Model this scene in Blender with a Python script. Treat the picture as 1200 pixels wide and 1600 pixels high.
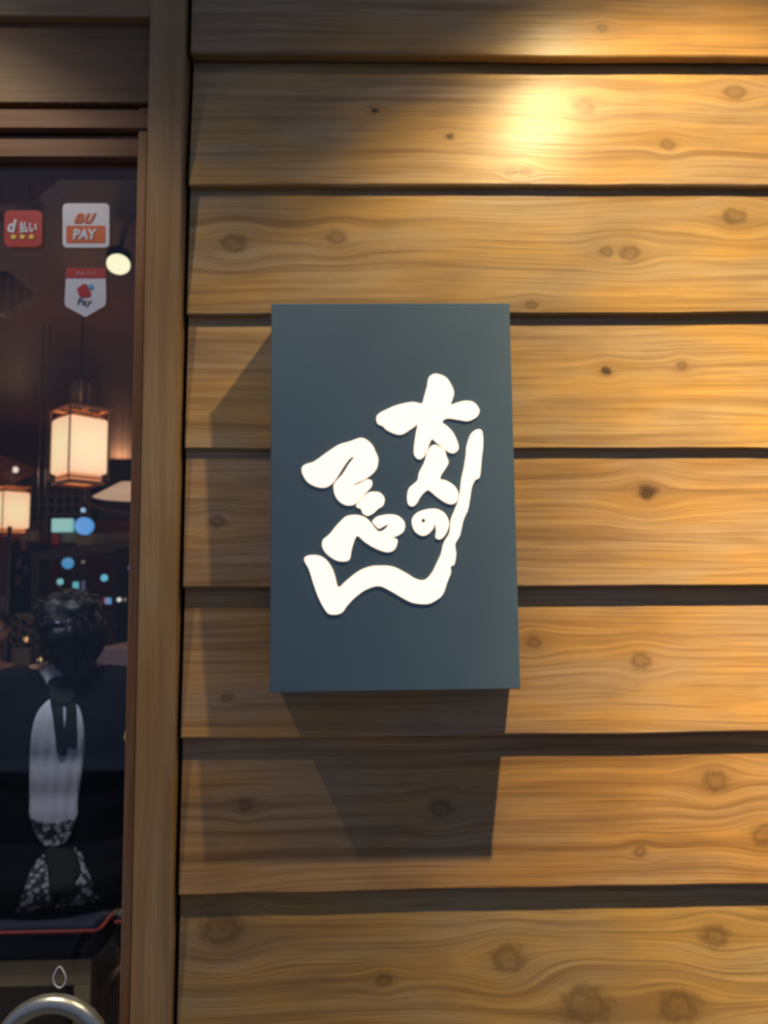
import bpy, bmesh, math, random
from mathutils import Vector, Matrix, noise
from mathutils.bvhtree import BVHTree
random.seed(7)
S = bpy.context.scene
C = S.collection
for o in list(bpy.data.objects): bpy.data.objects.remove(o)

# ------------------------------------------------------------------ camera
F, DIST, EYE = 1200.0, 1.2, 1.4
YAW, PITCH, ROLL = 0.02410, 0.09901, -0.01155
cy, sy, cp, sp = math.cos(YAW), math.sin(YAW), math.cos(PITCH), math.sin(PITCH)
FW = Vector((sy*cp, cy*cp, sp)); R0 = Vector((cy, -sy, 0)); U0 = R0.cross(FW)
cr, sr = math.cos(ROLL), math.sin(ROLL)
RT = cr*R0 + sr*U0; UP = -sr*R0 + cr*U0
CAM = Vector((0, -DIST, EYE))
def at(px, py, Y):
    """world point on the plane y=Y that the photograph shows at pixel px,py"""
    d = FW*F + RT*(px-600) - UP*(py-800)
    return CAM + d*((Y+DIST)/d.y)
cam = bpy.data.cameras.new('camera'); co = bpy.data.objects.new('camera', cam); C.objects.link(co)
cam.sensor_fit = 'VERTICAL'; cam.sensor_height = 24; cam.lens = F/1600*24; cam.clip_start = 0.02
co.matrix_world = Matrix((( RT.x, UP.x, -FW.x, CAM.x), (RT.y, UP.y, -FW.y, CAM.y), (RT.z, UP.z, -FW.z, CAM.z), (0,0,0,1)))
cam.dof.use_dof = True; cam.dof.focus_distance = 0.5; cam.dof.aperture_fstop = 7.0
S.camera = co

# ------------------------------------------------------------------ world, lamps, exposure
S.view_settings.view_transform = 'Standard'; S.view_settings.look = 'None'
S.view_settings.gamma = 1; S.view_settings.exposure = 0.0; S.view_settings.use_curve_mapping = False
w = bpy.data.worlds.new('world'); S.world = w; w.use_nodes = True
w.node_tree.nodes['Background'].inputs[0].default_value = (0.27, 0.38, 0.70, 1)
w.node_tree.nodes['Background'].inputs[1].default_value = 0.36

def downlight(name, loc, energy, col, prof, radius=0.012, tilt=0.0):
    """recessed downlight: a point source with the beam profile of its reflector (angle from its axis in degrees -> relative intensity)"""
    l = bpy.data.lights.new(name, 'POINT'); l.energy = energy; l.color = col; l.shadow_soft_size = radius
    l.use_nodes = True; nt = l.node_tree; n = nt.nodes; em = n['Emission']
    tc = n.new('ShaderNodeTexCoord'); vm = n.new('ShaderNodeVectorMath'); vm.operation = 'DOT_PRODUCT'
    vm.inputs[1].default_value = (0, 0, 1)
    nt.links.new(tc.outputs['Normal'], vm.inputs[0])
    ab = n.new('ShaderNodeMath'); ab.operation = 'MULTIPLY'; ab.inputs[1].default_value = -1
    nt.links.new(vm.outputs['Value'], ab.inputs[0])
    ac = n.new('ShaderNodeMath'); ac.operation = 'ARCCOSINE'; ac.use_clamp = False; nt.links.new(ab.outputs[0], ac.inputs[0])
    mr = n.new('ShaderNodeMath'); mr.operation = 'DIVIDE'; mr.inputs[1].default_value = math.pi/2
    nt.links.new(ac.outputs[0], mr.inputs[0])
    rp = n.new('ShaderNodeValToRGB'); nt.links.new(mr.outputs[0], rp.inputs[0])
    e = rp.color_ramp.elements
    while len(e) > 1: e.remove(e[-1])
    for i, (a, v) in enumerate(prof):
        k = e[0] if i == 0 else e.new(a/90)
        k.position = a/90; k.color = (v, v, v, 1)
    nt.links.new(rp.outputs[0], em.inputs['Strength'])
    o = bpy.data.objects.new(name, l); C.objects.link(o); o.location = loc; o.rotation_euler = (0, -tilt, 0)
    return o
BEAM = [(0, 7.0), (9, 6.9), (12, 6.8), (15, 6.4), (18, 4.9), (22, 3.0), (28, 1.35), (35, .72), (43, .54), (49, .56), (53, .44), (57, .20), (61, .06), (66, .015), (90, .0)]
BEAM = [(a, v/7) for a, v in BEAM]
downlight('wall_downlight', (0.42, -0.44, 2.64), 560, (1.0, 0.75, 0.37), BEAM, tilt=math.radians(12))
downlight('wall_downlight', (-0.80, -0.44, 2.64), 230, (1.0, 0.80, 0.52), BEAM, tilt=math.radians(-8))
def added_fill_panel(loc, e, col, size):
    l = bpy.data.lights.new('added_fill_light', 'AREA'); l.energy = e; l.color = col; l.size = size
    o = bpy.data.objects.new('added_fill_light', l); C.objects.link(o); o.location = loc
    return o
added_fill_panel((-.9, .34, 2.5), 13, (.85, .88, 1.0), .3)  # added fill light to brighten the seated person's back; no actual fixture

# ------------------------------------------------------------------ helpers
def lin(r, g, b): return tuple(((c/255)/12.92 if c/255 <= .04045 else ((c/255+.055)/1.055)**2.4) for c in (r, g, b))
def new_mat(name, col=(.5,.5,.5), rough=.6, metal=0.0, emit=None, es=1.0, var=0.12, scale=18, bump=0.0, spec=None):
    m = bpy.data.materials.new(name); m.use_nodes = True; nt = m.node_tree; n = nt.nodes; b = n['Principled BSDF']
    b.inputs['Roughness'].default_value = rough; b.inputs['Metallic'].default_value = metal
    if spec is not None: b.inputs['Specular IOR Level'].default_value = spec
    geo = n.new('ShaderNodeNewGeometry'); no = n.new('ShaderNodeTexNoise'); no.inputs['Scale'].default_value = scale
    no.inputs['Detail'].default_value = 4
    nt.links.new(geo.outputs['Position'], no.inputs['Vector'])
    mx = n.new('ShaderNodeMix'); mx.data_type = 'RGBA'
    mx.inputs['A'].default_value = (*[c*(1-var) for c in col], 1); mx.inputs['B'].default_value = (*[min(1, c*(1+var)) for c in col], 1)
    nt.links.new(no.outputs['Fac'], mx.inputs['Factor']); nt.links.new(mx.outputs['Result'], b.inputs['Base Color'])
    if bump:
        bp = n.new('ShaderNodeBump'); bp.inputs['Strength'].default_value = bump; bp.inputs['Distance'].default_value = .004
        nt.links.new(no.outputs['Fac'], bp.inputs['Height']); nt.links.new(bp.outputs['Normal'], b.inputs['Normal'])
    if emit:
        b.inputs['Emission Color'].default_value = (*emit, 1); b.inputs['Emission Strength'].default_value = es
    return m
def finish(name, bm, mat, parent=None, smooth=False):
    me = bpy.data.meshes.new(name); bmesh.ops.recalc_face_normals(bm, faces=bm.faces[:]); bm.to_mesh(me); bm.free()
    o = bpy.data.objects.new(name, me); C.objects.link(o)
    if mat: me.materials.append(mat)
    if smooth:
        for p in me.polygons: p.use_smooth = True
    # origin: centre of bottom of the bounds
    vs = me.vertices
    if len(vs):
        xs = [v.co.x for v in vs]; ys = [v.co.y for v in vs]; zs = [v.co.z for v in vs]
        c = Vector(((min(xs)+max(xs))/2, (min(ys)+max(ys))/2, min(zs)))
        me.transform(Matrix.Translation(-c)); o.location = c
    if parent is not None:
        o.parent = parent; o.matrix_parent_inverse = Matrix.Translation(parent.location).inverted() if False else Matrix.Identity(4)
        o.location = o.location - wloc(parent)
    return o
def wloc(o):
    l = Vector(o.location)
    while o.parent is not None:
        o = o.parent; l = l + o.location
    return l
def thing(name, label, cat, loc, group=None):
    o = bpy.data.objects.new(name, None); C.objects.link(o); o.location = loc; o.empty_display_size = .05
    o['label'] = label; o['category'] = cat
    if group: o['group'] = group
    return o
def tag(o, label, cat, group=None):
    o['label'] = label; o['category'] = cat
    if group: o['group'] = group
    return o
def struct(o, label=None, cat=None):
    o['kind'] = 'structure'
    if label: o['label'] = label
    if cat: o['category'] = cat
    return o
def add_box(bm, lo, hi, bev=0.0, rot=None, segs=1):
    lo = Vector(lo); hi = Vector(hi); c = (lo+hi)/2; s = hi-lo
    r = bmesh.ops.create_cube(bm, size=1)
    vs = r['verts']
    bmesh.ops.scale(bm, vec=s, verts=vs)
    if bev:
        es = list({e for v in vs for e in v.link_edges})
        rr = bmesh.ops.bevel(bm, geom=es, offset=bev, segments=segs, affect='EDGES', profile=.5)
        vs = list({v for f in rr['faces'] for v in f.verts} | {v for v in vs if v.is_valid})
    if rot is not None: bmesh.ops.rotate(bm, cent=(0,0,0), matrix=rot, verts=vs)
    bmesh.ops.translate(bm, vec=c, verts=vs)
    return vs
def box(name, lo, hi, mat, parent=None, bev=0.003):
    bm = bmesh.new(); lo2 = [min(a,b) for a,b in zip(lo,hi)]; hi2 = [max(a,b) for a,b in zip(lo,hi)]
    add_box(bm, lo2, hi2, bev); return finish(name, bm, mat, parent)
def add_tube(bm, pts, r, seg=10, r2=None, cap=True):
    pts = [Vector(p) for p in pts]; rings = []
    up = Vector((0.13, 0.31, 0.94)).normalized(); prev = None
    for i, p in enumerate(pts):
        t = (pts[min(i+1, len(pts)-1)] - pts[max(i-1, 0)]).normalized()
        if prev is None:
            a = t.orthogonal().normalized()
        else:
            a = (prev - t*prev.dot(t)).normalized()
        prev = a; b = t.cross(a)
        rad = r if r2 is None else r + (r2-r)*i/(len(pts)-1)
        if isinstance(r, (list, tuple)): rad = r[i]
        rings.append([bm.verts.new(p + (a*math.cos(2*math.pi*k/seg) + b*math.sin(2*math.pi*k/seg))*rad) for k in range(seg)])
    for A, B in zip(rings, rings[1:]):
        for k in range(seg): bm.faces.new((A[k], A[(k+1) % seg], B[(k+1) % seg], B[k]))
    if cap: bm.faces.new(rings[0][::-1]); bm.faces.new(rings[-1])
def tube(name, pts, r, mat, parent=None, seg=12):
    bm = bmesh.new(); add_tube(bm, pts, r, seg); return finish(name, bm, mat, parent, True)
def add_ball(bm, c, rad, rot=None, u=16, v=12):
    r = bmesh.ops.create_uvsphere(bm, u_segments=u, v_segments=v, radius=1)
    vs = r['verts']; bmesh.ops.scale(bm, vec=Vector(rad) if hasattr(rad, '__len__') else Vector((rad,)*3), verts=vs)
    if rot is not None: bmesh.ops.rotate(bm, cent=(0,0,0), matrix=rot, verts=vs)
    bmesh.ops.translate(bm, vec=Vector(c), verts=vs); return vs
def prism(name, pts, y0, y1, mat, parent=None, bev=0.0):
    """outline pts = (x,z) pairs, given thickness from y0 to y1"""
    bm = bmesh.new(); f = [bm.verts.new((x, y0, z)) for x, z in pts]; g = [bm.verts.new((x, y1, z)) for x, z in pts]
    n = len(pts); bm.faces.new(f); bm.faces.new(g[::-1])
    for i in range(n): bm.faces.new((f[i], g[i], g[(i+1) % n], f[(i+1) % n]))
    return finish(name, bm, mat, parent)
def rr_outline(cx, cz, hw, hh, r, n=6):
    out = []
    for sx, sz, a0 in ((1,1,0), (-1,1,90), (-1,-1,180), (1,-1,270)):
        for k in range(n+1):
            a = math.radians(a0 + 90*k/n); out.append((cx+sx*(hw-r)+r*math.cos(a), cz+sz*(hh-r)+r*math.sin(a)))
    return out
def text_obj(name, s, c, size, mat, parent, width=None, shear=0.0, extrude=.0004, y=None, bold=0.0):
    cu = bpy.data.curves.new(name, 'FONT'); cu.body = s; cu.size = size; cu.extrude = extrude; cu.offset = bold; cu.shear = shear
    cu.align_x = 'CENTER'; cu.align_y = 'CENTER'; cu.resolution_u = 3
    o = bpy.data.objects.new(name, cu); C.objects.link(o)
    dg = bpy.context.evaluated_depsgraph_get(); me = bpy.data.meshes.new_from_object(o.evaluated_get(dg))
    bpy.data.objects.remove(o)
    xs = [v.co.x for v in me.vertices]; ys = [v.co.y for v in me.vertices]
    k = 1 if not width else width/(max(xs)-min(xs))
    mx, my = (max(xs)+min(xs))/2, (max(ys)+min(ys))/2
    for v in me.vertices:
        x, yy, z = v.co; v.co = ((x-mx)*k, -z, (yy-my))
    me.materials.clear(); me.materials.append(mat); me.name = name
    o = bpy.data.objects.new(name, me); C.objects.link(o); o.location = Vector(c) - wloc(parent); o.parent = parent
    return o

# ------------------------------------------------------------------ materials
def wood_mat(name, base, dark, honey, knots=(), axis='X', seed=0.0, rough=.5, grain=1.0):
    m = bpy.data.materials.new(name); m.use_nodes = True; nt = m.node_tree; n = nt.nodes; L = nt.links.new; b = n['Principled BSDF']
    b.inputs['Roughness'].default_value = rough; b.inputs['Specular IOR Level'].default_value = .27
    def math_(op, a, bb=None, clamp=False):
        q = n.new('ShaderNodeMath'); q.operation = op; q.use_clamp = clamp
        for i, v in enumerate((a, bb)):
            if v is None: continue
            if isinstance(v, (int, float)): q.inputs[i].default_value = v
            else: L(v, q.inputs[i])
        return q.outputs[0]
    geo = n.new('ShaderNodeNewGeometry'); sp_ = n.new('ShaderNodeSeparateXYZ'); L(geo.outputs['Position'], sp_.inputs[0])
    X, Z = sp_.outputs['X'], sp_.outputs['Z']
    if axis == 'Z': X, Z = Z, X
    if axis == 'Y': X, Z = sp_.outputs['Y'], sp_.outputs['X']
    # slow wander of the grain
    cw = n.new('ShaderNodeCombineXYZ'); L(math_('MULTIPLY', X, 2.2), cw.inputs[0]); L(math_('MULTIPLY', Z, 9), cw.inputs[1]); cw.inputs[2].default_value = seed*3.1
    nw = n.new('ShaderNodeTexNoise'); nw.inputs['Scale'].default_value = 1; nw.inputs['Detail'].default_value = 1; L(cw.outputs[0], nw.inputs['Vector'])
    v = math_('ADD', Z, math_('MULTIPLY', math_('SUBTRACT', nw.outputs['Fac'], .5), .034))
    kmask = None; rmask = None
    kc = n.new('ShaderNodeCombineXYZ'); L(X, kc.inputs[0]); L(Z, kc.inputs[1]); kc.inputs[2].default_value = seed
    kn_ = n.new('ShaderNodeTexNoise'); kn_.inputs['Scale'].default_value = 70; kn_.inputs['Detail'].default_value = 2; L(kc.outputs[0], kn_.inputs['Vector'])
    for (kx, kz, kr) in knots:
        dx = math_('SUBTRACT', X, kx); dz = math_('SUBTRACT', Z, kz)
        d2 = math_('ADD', math_('MULTIPLY', math_('MULTIPLY', dx, dx), .55), math_('MULTIPLY', dz, dz))
        g = math_('EXPONENT', math_('MULTIPLY', d2, -1/(kr*2.6)**2))
        v = math_('SUBTRACT', v, math_('MULTIPLY', dz, math_('MULTIPLY', g, .9)))
        d = math_('SQRT', d2)
        dn = math_('ADD', math_('MULTIPLY', d, 1/abs(kr)), math_('MULTIPLY', math_('SUBTRACT', kn_.outputs['Fac'], .5), 1.2))
        if kr < 0:
            c = math_('MULTIPLY', math_('SUBTRACT', 1.7, math_('MULTIPLY', dn, 1.5), True), 1.0)
        else:
            rg = math_('SUBTRACT', 1.0, math_('MULTIPLY', math_('ABSOLUTE', math_('SUBTRACT', dn, .75)), 1.7), True)
            cr_ = math_('MULTIPLY', math_('SUBTRACT', 1.0, math_('MULTIPLY', dn, 1.3), True), .55)
            c = math_('MULTIPLY', math_('MAXIMUM', rg, cr_), .52)
        kmask = c if kmask is None else math_('MAXIMUM', kmask, c)
        gm = math_('EXPONENT', math_('MULTIPLY', d2, -1/(kr*1.5)**2))
        rmask = gm if rmask is None else math_('MAXIMUM', rmask, gm)
    cc = n.new('ShaderNodeCombineXYZ'); L(math_('MULTIPLY', X, 1.3*grain), cc.inputs[0]); L(math_('MULTIPLY', v, 62*grain), cc.inputs[1]); cc.inputs[2].default_value = seed
    g1 = n.new('ShaderNodeTexNoise'); g1.inputs['Scale'].default_value = 1; g1.inputs['Detail'].default_value = 3; g1.inputs['Roughness'].default_value = .55; L(cc.outputs[0], g1.inputs['Vector'])
    c2 = n.new('ShaderNodeCombineXYZ'); L(math_('MULTIPLY', X, 6*grain), c2.inputs[0]); L(math_('MULTIPLY', v, 260*grain), c2.inputs[1]); c2.inputs[2].default_value = seed+5
    g2 = n.new('ShaderNodeTexNoise'); g2.inputs['Scale'].default_value = 1; g2.inputs['Detail'].default_value = 2; L(c2.outputs[0], g2.inputs['Vector'])
    c3 = n.new('ShaderNodeCombineXYZ'); L(math_('MULTIPLY', X, 3.2), c3.inputs[0]); L(math_('MULTIPLY', Z, 11), c3.inputs[1]); c3.inputs[2].default_value = seed+9
    g3 = n.new('ShaderNodeTexNoise'); g3.inputs['Scale'].default_value = 1.3; g3.inputs['Detail'].default_value = 4; L(c3.outputs[0], g3.inputs['Vector'])
    def ramp(fac, a, bq):
        q = n.new('ShaderNodeMapRange'); q.inputs['From Min'].default_value = a; q.inputs['From Max'].default_value = bq; L(fac, q.inputs['Value']); return q.outputs[0]
    def mix(fac, A, B):
        q = n.new('ShaderNodeMix'); q.data_type = 'RGBA'
        if isinstance(fac, float): q.inputs['Factor'].default_value = fac
        else: L(fac, q.inputs['Factor'])
        for k, vv in (('A', A), ('B', B)):
            if isinstance(vv, tuple): q.inputs[k].default_value = (*vv, 1)
            else: L(vv, q.inputs[k])
        return q.outputs['Result']
    col = mix(ramp(g3.outputs['Fac'], .40, .60), base, honey)
    c4 = n.new('ShaderNodeCombineXYZ'); L(math_('MULTIPLY', X, 7), c4.inputs[0]); L(math_('MULTIPLY', Z, 22), c4.inputs[1]); c4.inputs[2].default_value = seed+13
    g4 = n.new('ShaderNodeTexNoise'); g4.inputs['Scale'].default_value = 1; g4.inputs['Detail'].default_value = 3; L(c4.outputs[0], g4.inputs['Vector'])
    col = mix(math_('MULTIPLY', ramp(g4.outputs['Fac'], .5, .72), .45), col, tuple(a_*.55+b_*.35 for a_, b_ in zip(dark, base)))
    col = mix(math_('MULTIPLY', ramp(g1.outputs['Fac'], .47, .68), .66), col, dark)
    col = mix(math_('MULTIPLY', ramp(g2.outputs['Fac'], .48, .70), .46), col, dark)
    if kmask is not None:
        col = mix(math_('MULTIPLY', rmask, .30), col, tuple(c*.8 for c in dark))
        col = mix(math_('MULTIPLY', kmask, .9, True), col, (dark[0]*.34, dark[1]*.36, dark[2]*.45))
    L(col, b.inputs['Base Color'])
    bp = n.new('ShaderNodeBump'); bp.inputs['Strength'].default_value = .5; bp.inputs['Distance'].default_value = .0015
    L(math_('ADD', g1.outputs['Fac'], math_('MULTIPLY', g2.outputs['Fac'], .4)), bp.inputs['Height']); L(bp.outputs['Normal'], b.inputs['Normal'])
    return m
BASE = (.50, .345, .185); DARK = (.24, .135, .058); HONEY = (.58, .34, .11)
M = {}
M['post'] = wood_mat('post_wood', (.40,.27,.14), (.26,.16,.08), (.36,.21,.075), axis='Z', seed=3, rough=.5)
M['stop'] = wood_mat('window_stop_wood', (.30,.17,.09), (.16,.08,.04), (.28,.13,.05), axis='Z', seed=8)
M['header'] = wood_mat('header_wood', (.20,.12,.065), (.12,.07,.035), (.20,.11,.055), axis='X', seed=12)
M['redwood'] = wood_mat('reddish_wood', (.20,.095,.055), (.09,.045,.03), (.19,.08,.04), axis='X', seed=15)
M['darkwood'] = wood_mat('dark_stained_wood', (.045,.036,.032), (.02,.016,.014), (.05,.036,.03), axis='X', seed=18)
M['pale_frame'] = wood_mat('pale_timber', (.36,.25,.13), (.2,.13,.06), (.34,.2,.09), axis='X', seed=22)
M['brownwood'] = wood_mat('orange_brown_wood', (.22,.10,.045), (.1,.045,.02), (.24,.1,.04), axis='Z', seed=25)
M['back'] = new_mat('wall_backing', (.05,.04,.035), .9)
M['panel'] = new_mat('slate_panel_paint', (.095,.165,.235), .45, var=.05)
M['panel_side'] = M['panel']
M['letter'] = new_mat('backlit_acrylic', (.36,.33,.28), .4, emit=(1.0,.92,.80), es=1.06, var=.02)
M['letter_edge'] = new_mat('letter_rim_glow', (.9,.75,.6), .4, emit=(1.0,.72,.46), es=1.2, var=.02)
M['pave'] = new_mat('pavement_stone', (.10,.10,.10), .8, scale=8, bump=.3)
M['floor_in'] = new_mat('dark_floor_tile', (.05,.045,.042), .5, scale=6)
M['ceil'] = wood_mat('ceiling_board_wood', (.10,.052,.036), (.07,.036,.026), (.11,.05,.034), axis='Y', seed=31)
M['plaster'] = new_mat('red_brown_plaster', (.20,.085,.06), .8, scale=5)
M['black'] = new_mat('black_metal', (.018,.018,.02), .4)
M['steel'] = new_mat('brushed_grey_steel', (.42,.44,.42), .32, metal=.85, var=.06, scale=40)
M['white'] = new_mat('white_vinyl', (.62,.66,.78), .45, var=.03)
M['redv'] = new_mat('red_vinyl', (.40,.030,.04), .45, var=.05)
M['orangev'] = new_mat('orange_vinyl', (.58,.115,.035), .45, var=.05)
M['yellowv'] = new_mat('yellow_vinyl', (.75,.60,.12), .45, var=.05)
M['bluev'] = new_mat('blue_vinyl', (.12,.40,.80), .45, var=.05)
M['inkv'] = new_mat('dark_ink', (.05,.05,.08), .5, var=.05)
M['pinkv'] = new_mat('pale_pink_print', (.80,.45,.48), .5, var=.05)
M['navy'] = new_mat('navy_cushion_cloth', (.022,.026,.055), .75, scale=60, bump=.2)
M['piping'] = new_mat('red_piping_cloth', (.62,.10,.07), .7, scale=80)
M['black_cloth'] = new_mat('black_knit_cloth', (.006,.0065,.009), .9, scale=90, bump=.3, spec=.15)
M['ribbon'] = new_mat('black_satin_ribbon', (.006,.006,.008), .8, scale=60)
M['blouse'] = new_mat('white_blouse_cloth', (.72,.72,.80), .75, scale=12, var=.06, bump=.5)
M['skin'] = new_mat('skin', (.42,.22,.15), .5, scale=10, var=.06)
M['hair'] = new_mat('black_hair', (.008,.007,.008), .5, scale=70, bump=.4)
M['hair_brown'] = new_mat('dark_brown_hair', (.035,.018,.011), .4, scale=70, bump=.4)
M['clip'] = new_mat('glossy_dark_clip', (.03,.05,.08), .12, metal=.5)
M['brown_cloth'] = new_mat('brown_jacket_cloth', (.14,.06,.04), .85, scale=60)
M['eye'] = new_mat('eye_white', (.7,.7,.68), .2, var=.02); M['iris'] = new_mat('dark_iris', (.02,.012,.01), .1)
M['lip'] = new_mat('lip', (.35,.12,.10), .5)
def lace_mat():
    m = bpy.data.materials.new('floral_lace_print'); m.use_nodes = True; nt = m.node_tree; n = nt.nodes
    g = n.new('ShaderNodeNewGeometry'); v = n.new('ShaderNodeTexVoronoi'); v.inputs['Scale'].default_value = 75
    nt.links.new(g.outputs['Position'], v.inputs['Vector'])
    r = n.new('ShaderNodeValToRGB'); r.color_ramp.elements[0].position = .38; r.color_ramp.elements[0].color = (.36,.35,.38,1)
    r.color_ramp.elements[1].position = .58; r.color_ramp.elements[1].color = (.018,.018,.022,1)
    nt.links.new(v.outputs['Distance'], r.inputs[0]); nt.links.new(r.outputs[0], n['Principled BSDF'].inputs['Base Color'])
    n['Principled BSDF'].inputs['Roughness'].default_value = .8
    return m
M['lace'] = lace_mat()
def glass_mat():
    m = bpy.data.materials.new('window_glass'); m.use_nodes = True; nt = m.node_tree; n = nt.nodes; n.clear()
    o = n.new('ShaderNodeOutputMaterial'); t = n.new('ShaderNodeBsdfTransparent'); g = n.new('ShaderNodeBsdfGlossy'); g.inputs['Roughness'].default_value = .02
    t.inputs[0].default_value = (.90,.91,.90,1)
    f = n.new('ShaderNodeFresnel'); f.inputs[0].default_value = 1.5; mx = n.new('ShaderNodeMixShader')
    no = n.new('ShaderNodeTexNoise'); no.inputs['Scale'].default_value = 2
    nt.links.new(f.outputs[0], mx.inputs[0]); nt.links.new(t.outputs[0], mx.inputs[1]); nt.links.new(g.outputs[0], mx.inputs[2]); nt.links.new(mx.outputs[0], o.inputs[0])
    return m
M['glass'] = glass_mat()
def paper_mat(es=1.0):
    m = bpy.data.materials.new('lit_lantern_paper'); m.use_nodes = True; nt = m.node_tree; n = nt.nodes; b = n['Principled BSDF']
    g = n.new('ShaderNodeTexCoord'); v = n.new('ShaderNodeVectorMath'); v.operation = 'DISTANCE'; v.inputs[1].default_value = (0,0,.11)
    nt.links.new(g.outputs['Object'], v.inputs[0])
    r = n.new('ShaderNodeValToRGB'); e = r.color_ramp.elements
    e[0].position = .09; e[0].color = (1.0,.76,.43,1); e[1].position = .17; e[1].color = (1.0,.53,.31,1)
    nt.links.new(v.outputs['Value'], r.inputs[0]); nt.links.new(r.outputs[0], b.inputs['Emission Color'])
    b.inputs['Emission Strength'].default_value = es; b.inputs['Base Color'].default_value = (.8,.7,.6,1)
    return m
M['paper'] = paper_mat(1.12)
def glow(name, col, s=1.0): return new_mat(name, (.5,.5,.5), .5, emit=col, es=s, var=.02)

# ------------------------------------------------------------------ the plank wall
wall = struct(box('wall_front', (-.285, .034, 0), (1.75, .10, 2.95), M['back']))
# bottom edges of the boards (pixel rows at x=290 and x=1200), step of the lap, knots in pixels (x, y, radius in mm)
ROWS = [(-118,-108,.010), (84,89,.026), (289,290,.013), (492,489,.012), (702,701,.0085), (919,914,.015), (1154.5,1144,.014), (1399,1381,.0125), (1640,1610,.007)]
KN = {1: [(940,45,6)],
      2: [(586,166,-5), (703,210,-6), (916,160,13), (1046,224,9), (1155,135,12), (800,268,6), (822,268,7)],
      3: [(365,378,14), (525,370,11), (985,394,11), (1150,335,13), (948,392,8), (830,478,6)],
      4: [(948,579,-8), (1066,570,6), (455,580,6)],
      5: [(1010,769,-14), (340,815,8)],
      6: [(1003,1033,11), (835,1004,8), (355,1090,6)],
      7: [(1120,1222,13), (383,1260,7), (1196,1305,14), (1000,1330,7), (690,1265,12)],
      8: [(345,1455,20), (795,1500,17), (1118,1464,14), (600,1532,8), (915,1570,24), (1060,1572,20)]}
TINT = [(1,1,1), (.80,.78,.74), (1,1,.96), (.98,1,.96), (1.04,1.04,1.0), (1,.97,.98), (.98,.93,.93), (.92,.84,.78), (.84,.86,.84), (1,1,1)]
def zrow(k, x):
    l = at(290, ROWS[k][0], 0); r = at(1200, ROWS[k][1], 0)
    return l.z + (r.z-l.z)*(x-l.x)/(r.x-l.x)
def plank(zb, zt, step, mat, k):
    bm = bmesh.new(); X0, X1, N = -.283, 1.70, 60; T = .017; prof = []
    for i in range(N+1):
        x = X0 + (X1-X0)*i/N
        wob = .0022*noise.noise(Vector((x*5.1, k*3.7, 0))) + .0010*noise.noise(Vector((x*19, k*2.2, 4)))
        a = zb(x) + wob; b = zt(x) + .012
        rows = [(.0015, a), (.0, a+.0025), (.0+step*.5*(1), a+(b-a)*.5), (step, b), (step+T*.6, b), (T, a)]
        prof.append([bm.verts.new((x, y, z)) for y, z in rows])
    for A, B in zip(prof, prof[1:]):
        for j in range(6): bm.faces.new((A[j], A[(j+1) % 6], B[(j+1) % 6], B[j]))
    bm.faces.new(prof[0]); bm.faces.new(prof[-1][::-1])
    return finish('plank', bm, mat, wall)
n_ = len(ROWS)
for k in range(0, n_):
    kn = []
    for (px, py, r) in KN.get(k, []):
        p = at(px, py, .004); kn.append((p.x, p.z, r*.00105))
    t = TINT[k]; h = random.Random(k)
    mat = wood_mat('plank_wood', tuple(a*b for a, b in zip(BASE, t)), tuple(a*b for a, b in zip(DARK, t)), tuple(a*b for a, b in zip(HONEY, t)), kn, 'X', seed=k*7.3+1.7, rough=.36, grain=1.0 + .1*h.random())
    top = (lambda x, k=k: zrow(k-1, x)) if k else (lambda x: zrow(0, x)+.205)
    plank(lambda x, k=k: zrow(k, x), top, ROWS[k-1][2] if k else .006, mat, k)
mat = wood_mat('plank_wood', BASE, DARK, HONEY, (), 'X', seed=77)
zl = zrow(n_-1, 0)
q = 0
while zl > .02:
    zb = max(.0, zl-.215)
    plank(lambda x, zb=zb: zb, (lambda x: zrow(n_-1, x)) if q == 0 else (lambda x, zl=zl: zl), .008, mat, 20+q)
    zl = zb; q += 1
zt0 = zrow(0, 0)+.205
plank(lambda x: zt0, lambda x: 2.93, .008, mat, 30)
ZTOP = 2.95

# ------------------------------------------------------------------ post, window stop, header, glass
def vbar(name, pxl, pxr, y0, y1, mat, z0=0.0, z1=ZTOP):
    """a vertical timber whose front edges run through two pixel columns, given as (x at top, x at bottom)"""
    xl = (at(pxl[0], 0, y0).x + at(pxl[1], 1600, y0).x)/2; xr = (at(pxr[0], 0, y0).x + at(pxr[1], 1600, y0).x)/2
    return box(name, (xl, y0, z0), (xr, y1, z1), mat, None, .0025), xl, xr
post, PXL, PXR = vbar('trim_1', (232, 205), (290, 265), -.010, .10, M['post'])
struct(post)
stop, SXL, SXR = vbar('trim_2', (217, 189), (233, 207), .010, .06, M['stop'], 0, at(210, 168, .01).z)
struct(stop)
XL = -1.55
def hband(name, y_top, y_bot, y0, y1, mat):
    return struct(box(name, (XL, y0, at(120, y_bot, y0).z), (PXL+.002, y1, at(120, y_top, y0).z), mat, None, .002))
hband('trim_3', -400, 25, -.004, .09, M['pale_frame'])
hband('trim_4', 26, 161, .012, .09, M['header'])
hband('trim_5', 170, 201, .006, .09, M['redwood'])
hband('trim_6', 211, 246, .018, .09, M['redwood'])
hband('trim_7', 158, 215, .030, .088, M['black'])
ZG = at(120, 244, .03).z
win = bpy.data.objects.new('window_1', None); C.objects.link(win); win['kind'] = 'structure'; win.location = (-.9, .03, 0)
box('pane', (XL, .033, .08), (PXL-.002, .039, ZG), M['glass'], win, .0)
box('sill', (XL, -.01, 0), (PXL, .09, .085), M['redwood'], win)
struct(box('trim_8', (XL-.09, -.01, 0), (XL, .10, ZTOP), M['post']))
struct(box('wall_left', (-3.2, -.0, 0), (XL-.09, .1, ZTOP), M['back']))
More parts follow.
